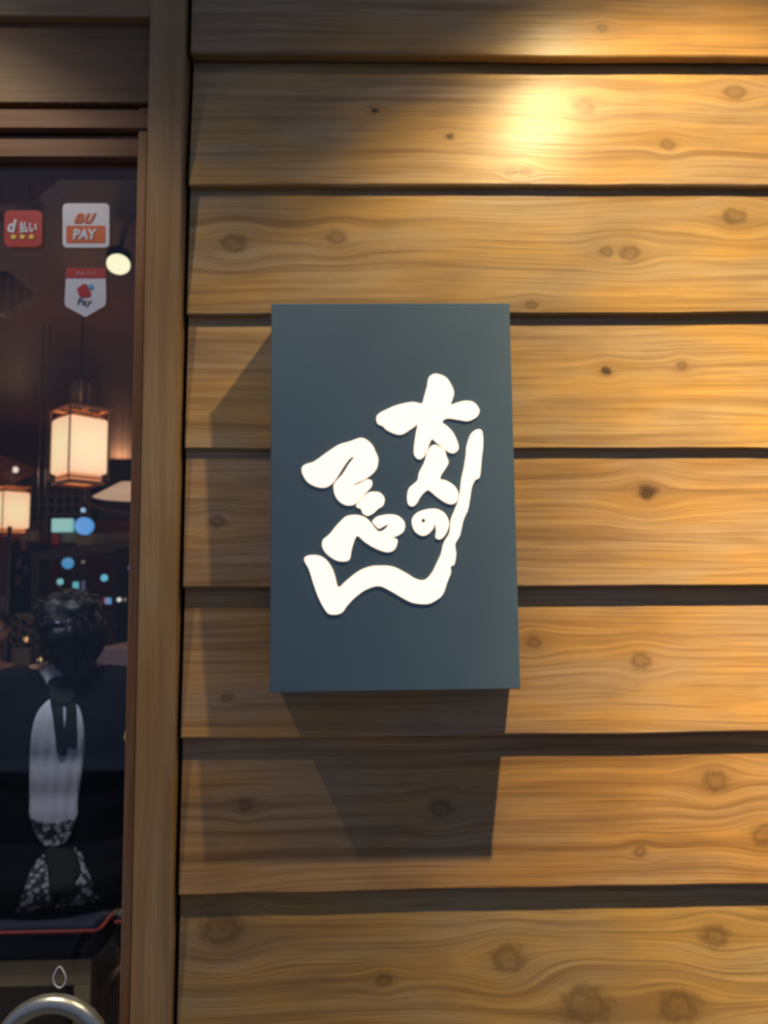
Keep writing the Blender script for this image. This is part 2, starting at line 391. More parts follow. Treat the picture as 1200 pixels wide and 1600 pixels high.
struct(box('wall_top', (-3.2, 0.0, ZTOP), (1.75, .1, 3.1), M['back']))

# ------------------------------------------------------------------ ground and room shell
struct(box('floor_outside', (-4.0, -5, -.1), (4.5, .0, 0), M['pave'], None, 0))
struct(box('floor', (-3.2, .0, -.1), (2.6, 7.4, 0), M['floor_in'], None, 0))
CEIL = 2.6
struct(box('ceiling', (-3.2, .1, CEIL), (2.6, 7.4, CEIL+.1), M['ceil'], None, 0))
struct(box('wall_back', (-3.2, 7.2, 0), (2.6, 7.3, CEIL), M['plaster'], None, 0))
struct(box('wall_side_left', (-3.3, .1, 0), (-3.2, 7.3, CEIL), M['plaster'], None, 0))
struct(box('wall_side_right', (2.5, .1, 0), (2.6, 7.3, CEIL), M['plaster'], None, 0))

# ------------------------------------------------------------------ the sign
SD = .068
yF = -SD
tl, tr_, bl, br = at(425,475,yF), at(795,475,yF), at(423,1078,yF), at(812,1078,yF)
sx0, sx1 = (tl.x+bl.x)/2, (tr_.x+br.x)/2; sz1, sz0 = (tl.z+tr_.z)/2, (bl.z+br.z)/2
sign = thing('wall_sign', 'dark slate signboard with glowing brush-written Japanese letters on plank wall', 'sign', ((sx0+sx1)/2, 0, sz0))
bm = bmesh.new(); add_box(bm, (sx0, yF+.004, sz0), (sx1, .003, sz1), .0015)
finish('sign_box', bm, M['panel'], sign)
box('face_panel', (sx0-.0012, yF, sz0-.0012), (sx1+.0012, yF+.0038, sz1+.0012), M['panel'], sign, .001)
def P7(x, y): return (450+x*330/1200, 560+y*420/1527)
GL = {
 'dai': [(830,88),(865,92),(900,110),(925,145),(943,190),(935,230),(925,262),(960,252),(1000,242),(1040,243),(1070,262),(1088,295),(1078,325),(1050,345),(1020,355),(970,348),(920,340),(890,345),(878,365),(905,385),(940,425),(965,480),(968,515),(945,537),(915,532),(880,505),(840,475),(820,458),(805,480),(790,525),(770,560),(745,572),(722,555),(715,520),(725,440),(735,385),(738,372),(700,400),(650,430),(610,428),(560,405),(540,385),(510,370),(502,340),(515,315),(560,290),(620,265),(700,248),(735,252),(762,255),(775,215),(790,160),(800,110)],
 'nin': [(825,492),(860,500),(890,520),(900,555),(912,590),(895,625),(875,655),(865,685),(900,695),(945,725),(968,765),(960,810),(930,828),(890,815),(845,785),(810,755),(793,748),(770,765),(750,790),(730,825),(705,840),(682,825),(678,780),(690,735),(735,695),(745,650),(775,590),(795,525)],
 'no': [(705,915),(730,880),(780,860),(840,855),(890,880),(914,930),(907,975),(885,1012),(860,1028),(838,1015),(842,985),(838,950),(831,938),(828,960),(800,995),(765,1007),(730,990),(710,960)],
 'n': [(1080,403),(1105,420),(1108,500),(1100,570),(1090,670),(1065,690),(1045,730),(1035,790),(1022,860),(998,915),(985,970),(975,1010),(950,1055),(955,1110),(945,1170),(925,1182),(925,1220),(905,1270),(880,1340),(840,1375),(790,1395),(710,1388),(650,1360),(590,1325),(520,1293),(450,1310),(390,1350),(340,1400),(300,1448),(235,1452),(200,1410),(170,1350),(145,1280),(120,1200),(92,1145),(110,1122),(160,1118),(205,1135),(240,1175),(265,1230),(285,1300),(330,1265),(400,1210),(470,1182),(540,1178),(600,1185),(670,1220),(730,1255),(780,1258),(820,1215),(845,1165),(870,1110),(885,1050),(918,990),(925,920),(948,860),(973,790),(985,690),(1000,620),(1012,540),(1015,500),(1040,430)],
 'te': [(412,452),(450,465),(480,495),(497,530),(512,570),(505,620),(480,655),(430,690),(385,708),(368,722),(410,708),(450,688),(475,695),(475,725),(450,755),(410,800),(375,830),(330,833),(290,810),(265,770),(260,720),(276,695),(312,655),(345,602),(372,566),(368,558),(340,580),(300,640),(268,690),(245,715),(210,733),(160,728),(110,700),(80,650),(82,615),(110,598),(150,585),(220,535),(290,490),(350,472)],
 'tsu': [(480,758),(520,762),(548,795),(540,835),(510,855),(490,875),(455,893),(425,880),(415,855),(388,842),(398,820),(430,785),(455,765)],
 'pe': [(395,890),(440,905),(470,933),(500,970),(520,984),(545,975),(568,950),(562,944),(535,958),(515,966),(492,944),(480,925),(510,898),(570,887),(620,893),(655,920),(665,955),(650,990),(610,1012),(588,1018),(620,1028),(618,1060),(600,1090),(560,1100),(500,1080),(440,1045),(395,1008),(375,1040),(360,1090),(350,1140),(320,1153),(270,1145),(220,1110),(195,1070),(200,1030),(235,1000),(280,945),(320,905),(350,892)]}
HOLE = {'no': [(757,922),(764,932),(775,932),(781,922),(774,911),(763,911)]}
def cat_rom(pts, sub=4):
    out = []; n = len(pts)
    for i in range(n):
        p0, p1, p2, p3 = (Vector(pts[(i+j-1) % n]) for j in range(4))
        for s in range(sub):
            t = s/sub
            out.append(.5*((2*p1)+(-p0+p2)*t+(2*p0-5*p1+4*p2-p3)*t*t+(-p0+3*p1-3*p2+p3)*t*t*t))
    return out
def glyph(key):
    yL = yF-.002
    cu = bpy.data.curves.new('letter', 'CURVE'); cu.dimensions = '2D'; cu.fill_mode = 'BOTH'; cu.extrude = .0004; cu.bevel_depth = .0007; cu.bevel_resolution = 2; cu.offset = -.0006
    for loop in [GL[key]] + ([HOLE[key]] if key in HOLE else []):
        pts = []
        for p in cat_rom(loop):
            wpt = at(*P7(p.x, p.y), yL); pts.append((wpt.x, wpt.z))
        sp_ = cu.splines.new('POLY'); sp_.points.add(len(pts)-1)
        for q_, (x, z) in zip(sp_.points, pts): q_.co = (x, z, 0, 1)
        sp_.use_cyclic_u = True
    o = bpy.data.objects.new('letter', cu); C.objects.link(o)
    me = bpy.data.meshes.new_from_object(o.evaluated_get(bpy.context.evaluated_depsgraph_get())); bpy.data.objects.remove(o)
    me.name = 'letter'
    for v in me.vertices: v.co = (v.co.x, -v.co.z, v.co.y)
    cx = sum(v.co.x for v in me.vertices)/len(me.vertices); cz = min(v.co.z for v in me.vertices)
    me.transform(Matrix.Translation((-cx, 0, -cz)))
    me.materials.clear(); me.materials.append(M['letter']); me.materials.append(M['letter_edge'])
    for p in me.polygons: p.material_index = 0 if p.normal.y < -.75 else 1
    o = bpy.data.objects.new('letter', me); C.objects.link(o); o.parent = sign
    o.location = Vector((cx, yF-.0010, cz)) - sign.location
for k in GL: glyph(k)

# ------------------------------------------------------------------ stickers on the glass
yS = .0325
def pxo(pts, y=yS):
    out = []
    for a, b in pts:
        p = at(a, b, y); out.append((p.x, p.z))
    return out
def rrpx(x0, y0, x1, y1, r, y=yS):
    return pxo(rr_outline((x0+x1)/2, (y0+y1)/2, (x1-x0)/2, (y1-y0)/2, r), y)
def sticker(name, label, outline, mat):
    c = sum((Vector((a, b)) for a, b in outline), Vector((0,0)))/len(outline)
    t = thing(name, label, 'sticker', (c.x, yS, min(b for a, b in outline)), 'payment stickers on the window glass')
    prism('backing', outline, yS-.0006, yS+.0004, mat, t); return t
yT = yS-.0012
s1 = sticker('payment_sticker', 'square red sticker with white letters and three yellow dots on window', rrpx(7,329,66,386,9), M['redv'])
text_obj('lettering', 'd', at(19,353,yT), .030, M['white'], s1, width=.015, shear=.2, bold=.0012)
text_obj('lettering', '払い', at(44,355,yT), .020, M['white'], s1, width=.029, bold=.0008)
for x in (21, 35, 49):
    bm = bmesh.new(); p = at(x, 370, yT); r = bmesh.ops.create_cone(bm, cap_ends=True, segments=14, radius1=.0042, radius2=.0042, depth=.0008)
    bmesh.ops.rotate(bm, cent=(0,0,0), matrix=Matrix.Rotation(math.pi/2, 3, 'X'), verts=r['verts']); bmesh.ops.translate(bm, vec=p, verts=r['verts'])
    finish('dot', bm, M['yellowv'], s1)
s2 = sticker('payment_sticker', 'white square sticker with an orange lower half reading PAY on window', rrpx(98,318,171,387,7), M['white'])
prism('orange_block', rrpx(104,353,165,380,2, yS), yS-.0011, yS-.0006, M['orangev'], s2)
text_obj('lettering', 'au', at(133,341,yT), .034, M['orangev'], s2, width=.036, shear=.45, bold=.0008)
text_obj('lettering', 'PAY', at(133,366,yT-.0004), .024, M['white'], s2, width=.040, shear=.1, bold=.0010)
s3 = sticker('payment_sticker', 'white pentagon tag sticker with red top strip and red emblem on window', pxo([(104,419),(165,419),(166,470),(164,478),(135,495),(132,495),(103,479),(101,472)]), M['white'])
prism('red_strip', pxo([(104,419),(165,419),(165,435),(103,435)]), yS-.0011, yS-.0006, M['redv'], s3)
text_obj('lettering', 'メルペイ', at(134,427,yT), .008, M['pinkv'], s3, width=.034)
bm = bmesh.new()
for dx, dy, rr in ((-5,-1,6.5),(0,-5,6),(-3,5,6.5),(4,5,6.5),(1,0,7)):
    p = at(132+dx, 454+dy, yT); r = bmesh.ops.create_cone(bm, cap_ends=True, segments=14, radius1=rr*.00102, radius2=rr*.00102, depth=.0006)
    bmesh.ops.rotate(bm, cent=(0,0,0), matrix=Matrix.Rotation(math.pi/2, 3, 'X'), verts=r['verts']); bmesh.ops.translate(bm, vec=p + Vector((0, dx*.00002, 0)), verts=r['verts'])
finish('emblem', bm, M['redv'], s3)
bm = bmesh.new(); p = at(142, 448, yT-.0003); r = bmesh.ops.create_cone(bm, cap_ends=True, segments=14, radius1=.0042, radius2=.0042, depth=.0008)
bmesh.ops.rotate(bm, cent=(0,0,0), matrix=Matrix.Rotation(math.pi/2, 3, 'X'), verts=r['verts']); bmesh.ops.translate(bm, vec=p, verts=r['verts'])
finish('emblem_dot', bm, M['bluev'], s3)
text_obj('lettering', 'Pay', at(132,473,yT), .016, M['inkv'], s3, width=.023, shear=.15)
# droplet outline decal low on the glass
bm = bmesh.new(); pts = []
for k in range(28):
    a = 2*math.pi*k/28; x = 10*math.sin(a)*(1 if math.cos(a) < 0 else (1-.45*math.cos(a))); y = -16.5*math.cos(a)
    pts.append(at(93+x, 1527+y, yS-.001))
add_tube(bm, pts+[pts[0]], .0011, 6, cap=False)
tag(finish('window_decal', bm, M['white'], None, True), 'small pale droplet-shaped outline decal low on the window glass', 'decal')
# tag showing past the frame edge
tag(prism('paper_tag', pxo([(212,1127),(198,1133),(193,1153),(200,1166),(212,1166)], .030), .0296, .0306, new_mat('yellow_green_paper', (.55,.58,.16), .7)), 'small yellow-green paper tag tucked behind the window frame', 'tag')

# ------------------------------------------------------------------ steel hoop in front of the window
c0 = at(80, 1640, -.10); rad = .068
hoop = thing('tubular_hoop', 'curved grey steel tube hoop standing before the window', 'rail', (c0.x, -.10, 0))
pts = [(c0.x-rad, -.10, .006)] + [(c0.x-rad, -.10, z) for z in (.3, .6)]
for k in range(17):
    a = math.pi - math.pi*k/16; pts.append((c0.x+rad*math.cos(a), -.10, c0.z-.010+rad*math.sin(a)))
pts += [(c0.x+rad, -.10, z) for z in (.6, .3)] + [(c0.x+rad, -.10, .006)]
tube('tube', pts, .0125, M['steel'], hoop, 16)
for s in (-1, 1):
    bm = bmesh.new(); r = bmesh.ops.create_cone(bm, cap_ends=True, segments=24, radius1=.03, radius2=.028, depth=.008)
    bmesh.ops.translate(bm, vec=(c0.x+s*rad, -.10, .004), verts=r['verts']); finish('base_plate', bm, M['steel'], hoop)

# ------------------------------------------------------------------ lanterns
def lantern(px, py_mid, Y, wdt, hgt, rotz, label):
    c = at(px, py_mid, Y); t = thing('paper_lantern', label, 'lantern', (c.x, c.y, c.z-hgt/2-.045), 'hanging paper lanterns')
    rm = Matrix.Rotation(rotz, 3, 'Z')
    def place(bm): bmesh.ops.rotate(bm, cent=(0,0,0), matrix=rm, verts=bm.verts[:]); bmesh.ops.translate(bm, vec=c, verts=bm.verts[:])
    h = wdt/2
    bm = bmesh.new(); add_box(bm, (-h,-h,-hgt/2), (h,h,hgt/2), .012, segs=3); place(bm); sh = finish('shade', bm, M['paper'], t)
    for sx in (-1, 1):
        for sy_ in (-1, 1):
            bm = bmesh.new(); add_box(bm, (sx*(h+.001)-.0025, sy_*(h+.001)-.0025, -hgt/2-.03), (sx*(h+.001)+.0025, sy_*(h+.001)+.0025, hgt/2+.035)); place(bm)
            finish('corner_bar', bm, M['brownwood'], t)
    def ring(name, z, e, th, mat):
        bm = bmesh.new()
        for s in (-1, 1):
            add_box(bm, (-e, s*e-th/2, z-th/2), (e, s*e+th/2, z+th/2)); add_box(bm, (s*e-th/2, -e, z-th/2), (s*e+th/2, e, z+th/2))
        place(bm); return finish(name, bm, mat, t)
    ring('top_frame', hgt/2+.040, h+.006, .012, M['lan_wood']); ring('top_frame', hgt/2+.010, h*.82, .008, M['lan_wood'])
    ring('bottom_frame', -hgt/2-.018, h*.9, .006, M['lan_wood']); ring('bottom_frame', -hgt/2-.038, h*.86, .014, M['lan_wood'])
    # lit paper skirt under the shade
    bm = bmesh.new(); add_box(bm, (-h*.80,-h*.80,-hgt/2-.036), (h*.80,h*.80,-hgt/2+.004), .004); place(bm); finish('lower_shade', bm, M['paper_low'], t)
    bm = bmesh.new(); add_tube(bm, [(0,0,hgt/2), (0,0,CEIL-c.z)], .003, 6); place(bm); finish('cord', bm, M['black'], t)
    bm = bmesh.new()
    for a in (0, 1): add_box(bm, (-h if a == 0 else -.004, -.004 if a == 0 else -h, hgt/2+.036), (h if a == 0 else .004, .004 if a == 0 else h, hgt/2+.044))
    place(bm); finish('cross_bar', bm, M['lan_wood'], t)
    l = bpy.data.lights.new('lantern_bulb', 'POINT'); l.energy = 1.6; l.color = (1,.50,.25); l.shadow_soft_size = .05
    o = bpy.data.objects.new('lantern_bulb', l); C.objects.link(o); o.location = c + Vector((0, 0, hgt/2+.12))
    return t
M['paper_low'] = glow('lit_lantern_lower_paper', (1.0,.30,.09), .75)
M['lan_wood'] = new_mat('lantern_timber', (.34,.14,.05), .5, emit=(.5,.16,.05), es=.0)
lantern(124, 699, 2.0, .168, .232, math.radians(-43), 'larger lit square paper lantern with timber frame, hanging nearest the window')
lantern(17, 798, 3.9, .175, .236, math.radians(-43), 'smaller lit square paper lantern hanging farther back at the far left')

# ------------------------------------------------------------------ ceiling things
lamp = thing('spotlight', 'round bright ceiling spotlight glowing beside the payment stickers', 'ceiling light', at(185,413,1.30))
c = at(185, 413, 1.30); dirv = (CAM - c).normalized(); tiltm = Vector((0,0,1)).rotation_difference(Vector((dirv.x*.5, dirv.y*.55, -.75)).normalized()).to_matrix()
bm = bmesh.new(); r = bmesh.ops.create_cone(bm, cap_ends=True, segments=32, radius1=.038, radius2=.038, depth=.006)
bmesh.ops.rotate(bm, cent=(0,0,0), matrix=tiltm, verts=bm.verts[:]); bmesh.ops.translate(bm, vec=c, verts=bm.verts[:]); finish('lens', bm, glow('spotlight_lens_glow', (1.0,.93,.62), 1.3), lamp)
bm = bmesh.new(); add_tube(bm, [Vector((0,0,-.004)), Vector((0,0,-.05))], .040, 24); bmesh.ops.rotate(bm, cent=(0,0,0), matrix=tiltm, verts=bm.verts[:]); bmesh.ops.translate(bm, vec=c, verts=bm.verts[:]); finish('housing', bm, M['black'], lamp, True)
bm = bmesh.new(); add_tube(bm, [c + tiltm @ Vector((0,0,-.06)), (c.x, c.y+.04, CEIL)], .008, 8); finish('bracket', bm, M['black'], lamp)
# dropped soffit above the left of the window, and a sloped ceiling panel lower down
a = [(-260,248),(131,248),(60,308),(20,330),(-260,340)]
tag(prism('ceiling_soffit', pxo(a, .9), .9, .96, M['brownwood']), 'brown sloping-ended soffit box under the ceiling just inside window', 'soffit')
a = [(-90,425),(12,424),(56,460),(4,489),(-90,489)]
tag(prism('lamp_hood', pxo(a, 1.3), 1.3, 1.34, M['brownwood']), 'brown angular hood at the left edge below the red sticker', 'hood')
# boards of the ceiling
# ------------------------------------------------------------------ dark canopy roof over the counter, with its lamp and grille
YC = 4.6
YC = 4.6
can = thing('counter_canopy', 'dark sloping roof canopy over the counter behind the large lantern', 'canopy', at(110,760,YC))
prism('roof_edge', pxo([(-60,762),(8,762),(60,738),(112,722),(165,717),(330,717),(330,748),(165,760),(120,772),(-60,772)], YC), YC, YC+.9, M['darkwood'], can)
prism('lower_beam', pxo([(-60,768),(140,768),(330,790),(330,812),(150,812),(-60,812)], YC+.05), YC+.05, YC+.12, M['darkwood'], can)
g = thing('lattice_screen', 'dark square-grid lattice screen below the canopy', 'screen', at(90,845,YC+.15))
for i, x in enumerate(range(38, 150, 13)):
    p0 = at(x, 768, YC+.0); p1 = at(x, 838, YC+.0); box('vertical_bar', (p0.x-.010, YC-.03, p1.z), (p0.x+.010, YC-.004, p0.z), M['lat'] if 'lat' in M else M.setdefault('lat', new_mat('grey_brown_lattice', (.07,.058,.055), .6)), g, 0)
for y in (776, 790, 804, 818, 832):
    p0 = at(36, y, YC); p1 = at(146, y, YC); box('horizontal_bar', (p0.x, YC-.024, p0.z-.009), (p1.x, YC-.006, p0.z+.009), M['lat'], g, 0)
# lit flat lampshade at right of canopy
t = thing('shade_lamp', 'pale lit conical lampshade under the right end of canopy', 'lamp', at(180,775,3.6))
bm = bmesh.new(); c = at(205, 757, 3.6); c2 = at(205, 775, 3.6)
r = bmesh.ops.create_cone(bm, cap_ends=True, segments=32, radius1=.225, radius2=.07, depth=c.z-c2.z+.02); bmesh.ops.translate(bm, vec=(c.x, c.y, (c.z+c2.z)/2), verts=r['verts'])
finish('lamp_shade', bm, glow('warm_shade_glow', (.85,.52,.34), .62), t, True)
bm = bmesh.new(); add_tube(bm, [c, (c.x, c.y, CEIL)], .004, 6); finish('cord', bm, M['black'], t)
bm = bmesh.new(); add_tube(bm, [(at(133,784,3.2).x, 3.2, CEIL), at(133,784,3.2), at(150,792,3.2), at(175,799,3.2), at(212,803,3.2), at(260,800,3.2), (at(260,800,3.2).x, 3.2, CEIL)], .006, 8)
tag(finish('hanging_cable', bm, new_mat('pale_cable', (.22,.17,.16), .5), None, True), 'thin pale cable sagging below the conical lampshade', 'cable')
def bulb(px, py, Y, r, col, s, label, name='globe_lamp', cat='lamp'):
    c = at(px, py, Y); t = thing(name, label, cat, c, 'small lights at the back of the restaurant')
    bm = bmesh.new(); add_ball(bm, c, r, u=16, v=10); finish('globe', bm, glow(name+'_glow', col, s), t, True)
    bm = bmesh.new(); add_tube(bm, [c+Vector((0,0,r*.8)), (c.x, c.y, CEIL)], .0015, 5); finish('cord', bm, M['black'], t)
    return t
bulb(24, 734, 4.3, .022, (1,.8,.7), 1.0, 'small pinkish bulb above the smaller lantern')
# cove lights warming the ceiling at the back; pl also makes added fill lights
def pl(loc, e, col, r=.1):
    l = bpy.data.lights.new('cove_and_fill_lamp', 'POINT'); l.energy = e; l.color = col; l.shadow_soft_size = r
    o = bpy.data.objects.new('cove_and_fill_lamp', l); C.objects.link(o); o.location = loc
pl((at(190,700,5.9).x, 5.9, 2.45), 6, (1,.42,.2)); pl((at(10,700,5.9).x, 5.9, 2.45), 9, (1,.42,.24))

pl((at(-25,900,2.3).x, 2.3, 1.95), 2.6, (1,.55,.42), .04); pl((-.35, 2.0, 2.1), 5, (1,.72,.66), .06)  # added fill lights, not coves: one brightens the left diner, one the counter

# ------------------------------------------------------------------ back of the room: signs, beam, framed partition, small lights
def block(name, x0, y0, x1, y1, Y, th, mat, label, cat, group=None):
    p0 = at(x0, y1, Y); p1 = at(x1, y0, Y); o = box(name, (p0.x, Y, p0.z), (p1.x, Y+th, p1.z), mat, None, .003); return tag(o, label, cat, group)
block('illuminated_sign', 80, 810, 112, 831, 4.3, .05, glow('pale_cyan_sign', (.30,.72,.70), .75), 'pale cyan glowing rectangular sign beneath the large lantern', 'sign')
def disc(name, px, py, Y, r, mat, label, cat):
    bm = bmesh.new(); q_ = bmesh.ops.create_cone(bm, cap_ends=True, segments=32, radius1=r, radius2=r, depth=.05)
    bmesh.ops.rotate(bm, cent=(0,0,0), matrix=Matrix.Rotation(math.pi/2, 3, 'X'), verts=q_['verts']); bmesh.ops.translate(bm, vec=at(px,py,Y), verts=q_['verts'])
    return tag(finish(name, bm, mat, None), label, cat)
disc('round_sign', 132, 822, 4.2, .060, glow('blue_round_glow', (.08,.36,.85), .95), 'glowing blue round sign right of the cyan sign', 'sign')
bulb(130, 797, 4.2, .017, (.35,.62,.85), .9, 'tiny blue-white bulb above the blue round sign')
block('menu_board', 30, 829, 60, 846, 4.4, .02, new_mat('cream_card', (.30,.26,.19), .7), 'cream card board left of the red box under the lattice', 'board')
block('red_box', 80, 834, 92, 851, 4.35, .05, M['redv'], 'small red box between two cream boards', 'box')
block('menu_board', 93, 832, 122, 848, 4.4, .02, new_mat('tan_card', (.32,.25,.17), .7), 'tan card board right of the red box', 'board')
tag(prism('timber_beam', pxo([(120,836),(210,830),(300,826),(300,838),(210,845),(120,853)], 4.3), 4.3, 4.42, M['pale_frame']), 'thin pale timber rail running right above framed partition', 'beam')
# framed partition
fr = thing('glazed_partition', 'large dark framed glass partition behind the seated person', 'partition', at(130, 1060, 3.9))
YP = 3.9
prism('top_rail', pxo([(48,862),(212,842),(212,858),(60,876)], YP), YP, YP+.06, M['fr_'] if 'fr_' in M else M.setdefault('fr_', new_mat('dark_grey_frame_paint', (.11,.10,.092), .5)), fr)
prism('left_stile', pxo([(48,862),(60,876),(64,1150),(50,1150)], YP), YP, YP+.06, M['fr_'], fr)
prism('inner_stile', pxo([(60,872),(72,871),(76,1150),(64,1150)], YP), YP+.01, YP+.05, M['black'], fr)
prism('right_stile', pxo([(181,858),(206,855),(206,1150),(181,1150)], YP), YP, YP+.06, new_mat('navy_black_frame', (.012,.014,.024), .4), fr)
prism('pane', pxo([(72,871),(181,859),(181,1150),(75,1150)], YP), YP+.025, YP+.030, M['glass'], fr)
prism('poster_panel', pxo([(110,893),(138,890),(138,950),(110,950)], YP+1.2), YP+1.2, YP+1.22, new_mat('mauve_brown_panel', (.16,.10,.10), .7), fr)
tag(prism('side_pillar', pxo([(174,862),(182,862),(182,985),(174,985)], YP+.4), YP+.4, YP+.5, new_mat('tan_pillar', (.17,.12,.09), .7)), 'thin tan pillar seen at right side of glass partition', 'pillar')
Yb = 4.45
for (x, y, r, col, s, lab) in [
    (106,880,.042,(.10,.40,.80),.95,'largest round blue light inside the framed partition'),
    (94,909,.023,(.30,.70,.80),1.0,'pale cyan round light at left inside the framed partition'),
    (163,903,.026,(.18,.60,.88),1.1,'bright sky-blue round light at right inside the framed partition'),
    (106,936,.020,(.22,.45,.80),.9,'blue light directly above the hair at left'),
    (119,939,.022,(.18,.50,.72),.8,'teal-blue light directly above the hair at middle'),
    (94,938,.014,(.75,.65,.52),.7,'small warm white light left above the hair'),
    (130,878,.013,(.32,.28,.18),.7,'faint yellow light right of the largest blue light'),
    (186,937,.017,(.80,.80,.72),1.0,'white round light near the right edge of partition'),
    (195,937,.010,(.34,.34,.30),.7,'faint grey light right of the white round light'),
    (206,887,.026,(.14,.26,.65),.7,'dim violet-blue light by the post')]:
    if x > 180: bulb(x, y, YP-.06, r*.84, col, s, lab)
    else: bulb(x, y, Yb, r, col, s, lab)
block('light_strip', 113, 909, 121, 930, Yb, .03, glow('cyan_strip', (.16,.62,.75), 1.0), 'upright cyan light strip above the hair', 'sign')
block('light_strip', 127, 907, 131, 928, Yb, .03, glow('violet_strip', (.16,.10,.30), .6), 'dim violet upright strip right of the cyan strip', 'sign')
block('small_screen', 165, 934, 177, 944, Yb, .03, glow('blue_screen', (.16,.40,.78), 1.0), 'small blue screen at right inside the partition', 'screen')
block('red_marker', 161.5, 934, 164.5, 943, Yb, .03, glow('red_marker_glow', (.5,.05,.08), .7), 'thin red light at left edge of the small blue screen', 'light')
# left side: metal pole, dark shelf, bottle rack
p = at(15, 830, 3.6); bm = bmesh.new(); add_tube(bm, [(p.x, 3.6, 0), (p.x, 3.6, p.z+.03)], .013, 10); tag(finish('metal_pole', bm, new_mat('grey_pole_metal', (.20,.21,.24), .4, metal=.5), None, True), 'slim grey upright pole below the smaller lantern', 'pole')
sh = thing('dark_shelf', 'tall dark cabinet with dim items standing left of the partition', 'cabinet', (at(32,990,4.0).x, 4.0, 0))
a0 = at(17, 846, 4.0); a1 = at(47, 952, 4.0); box('cabinet_body', (a0.x, 4.0, 0), (a1.x, 4.3, a0.z), M['black'], sh)
for i, (x, y, cl) in enumerate(((38,852,(.16,.14,.18)), (30,880,(.15,.16,.24)), (41,893,(.16,.14,.15)), (29,907,(.20,.12,.12)))):
    q0 = at(x-4, y+8, 3.995); q1 = at(x+4, y-8, 3.995); box('label_card', (q0.x, 3.985, q0.z), (q1.x, 3.998, q1.z), new_mat('dim_card', cl, .6), sh, 0)
block('wall_notice', 0, 930, 9, 953, 3.7, .01, new_mat('pale_paper', (.40,.37,.38), .7), 'pale paper notice on the reddish wall at the left edge', 'notice')
tag(prism('partition_board', pxo([(-80,842),(9,842),(9,1000),(-80,1000)], 3.75), 3.75, 3.8, M['plaster']), 'reddish brown board wall at the far left behind the second diner', 'board')
rk = thing('bottle_rack', 'pale honeycomb wine rack holding dark bottles beside left diner', 'rack', at(32,1012,3.2))
rkm = new_mat('pale_rack_wood', (.30,.26,.20), .6)
YR = 3.2
for j, (x, y) in enumerate(((23,967),(36,973),(23,984),(36,989),(34,1002),(22,1001))):
    bm = bmesh.new(); pc = at(x, y, YR); ring = [(pc.x+.0275*math.cos(math.pi/6+math.pi/3*k), YR, pc.z+.0275*math.sin(math.pi/6+math.pi/3*k)) for k in range(6)]
    out = [bm.verts.new(v) for v in ring]; inn = [bm.verts.new((pc.x+(v[0]-pc.x)*.84, v[1], pc.z+(v[2]-pc.z)*.84)) for v in ring]
    ob = [bm.verts.new((v[0], v[1]+.2, v[2])) for v in ring]; ib = [bm.verts.new((pc.x+(v[0]-pc.x)*.84, v[1]+.2, pc.z+(v[2]-pc.z)*.84)) for v in ring]
    for k in range(6):
        k2 = (k+1) % 6; bm.faces.new((out[k], out[k2], inn[k2], inn[k])); bm.faces.new((ob[k], ob[k2], out[k2], out[k])); bm.faces.new((inn[k], inn[k2], ib[k2], ib[k])); bm.faces.new((ob[k2], ob[k], ib[k], ib[k2]))
    finish('cell', bm, rkm, rk)
BL = ['dark bottle in the upper left cell of the honeycomb rack','dark bottle in the upper right cell of the honeycomb rack','dark bottle in the middle left cell of the honeycomb rack','dark bottle in the middle right cell of the honeycomb rack','dark bottle in the lower right cell of the honeycomb rack','dark bottle in the lower left cell of the honeycomb rack']
tag(prism('rack_stand', [(at(17,1012,YR).x, at(17,1012,YR).z), (at(46,1012,YR).x, at(46,1012,YR).z), (at(40,1310,YR).x, 0), (at(8,1310,YR).x, 0)], YR+.0, YR+.2, rkm), 'pale stand under the honeycomb bottle rack', 'stand')
for j, (x, y) in enumerate(((23,967),(36,973),(23,984),(36,989),(34,1002),(22,1001))):
    bm = bmesh.new(); pc = at(x, y, YR+.03); add_tube(bm, [(pc.x, YR+.02, pc.z), (pc.x, YR+.05, pc.z), (pc.x, YR+.19, pc.z)], [.010, .018, .0185], 12)
    tag(finish('bottle', bm, new_mat('dark_bottle_glass', (.02,.025,.05), .15), None, True), BL[j], 'bottle', 'bottles in the honeycomb rack')
bulb(41, 999, YR-.05, .014, (1,.50,.22), .9, 'small orange candle light at the bottle rack')
bulb(62, 1031, 2.2, .010, (.85,.55,.25), .8, 'small amber light left of the neck of seated person')
bulb(50, 1053, 2.2, .011, (.6,.42,.22), .6, 'small dim amber light above the left shoulder')
# pinkish counter at the right behind the person
cb = at(150, 1050, 2.1); ct = at(150, 1013, 2.1)
cn = thing('bar_counter', 'pinkish beige counter block seen right of the seated person', 'counter', ((cb.x+.3), 2.3, 0))
box('counter_front', (cb.x, 2.12, 0), (cb.x+.9, 2.5, cb.z), M['darkwood'], cn); box('counter_top', (cb.x, 2.1, cb.z), (cb.x+.9, 2.52, ct.z), new_mat('pink_beige_laminate', (.46,.31,.30), .5), cn)

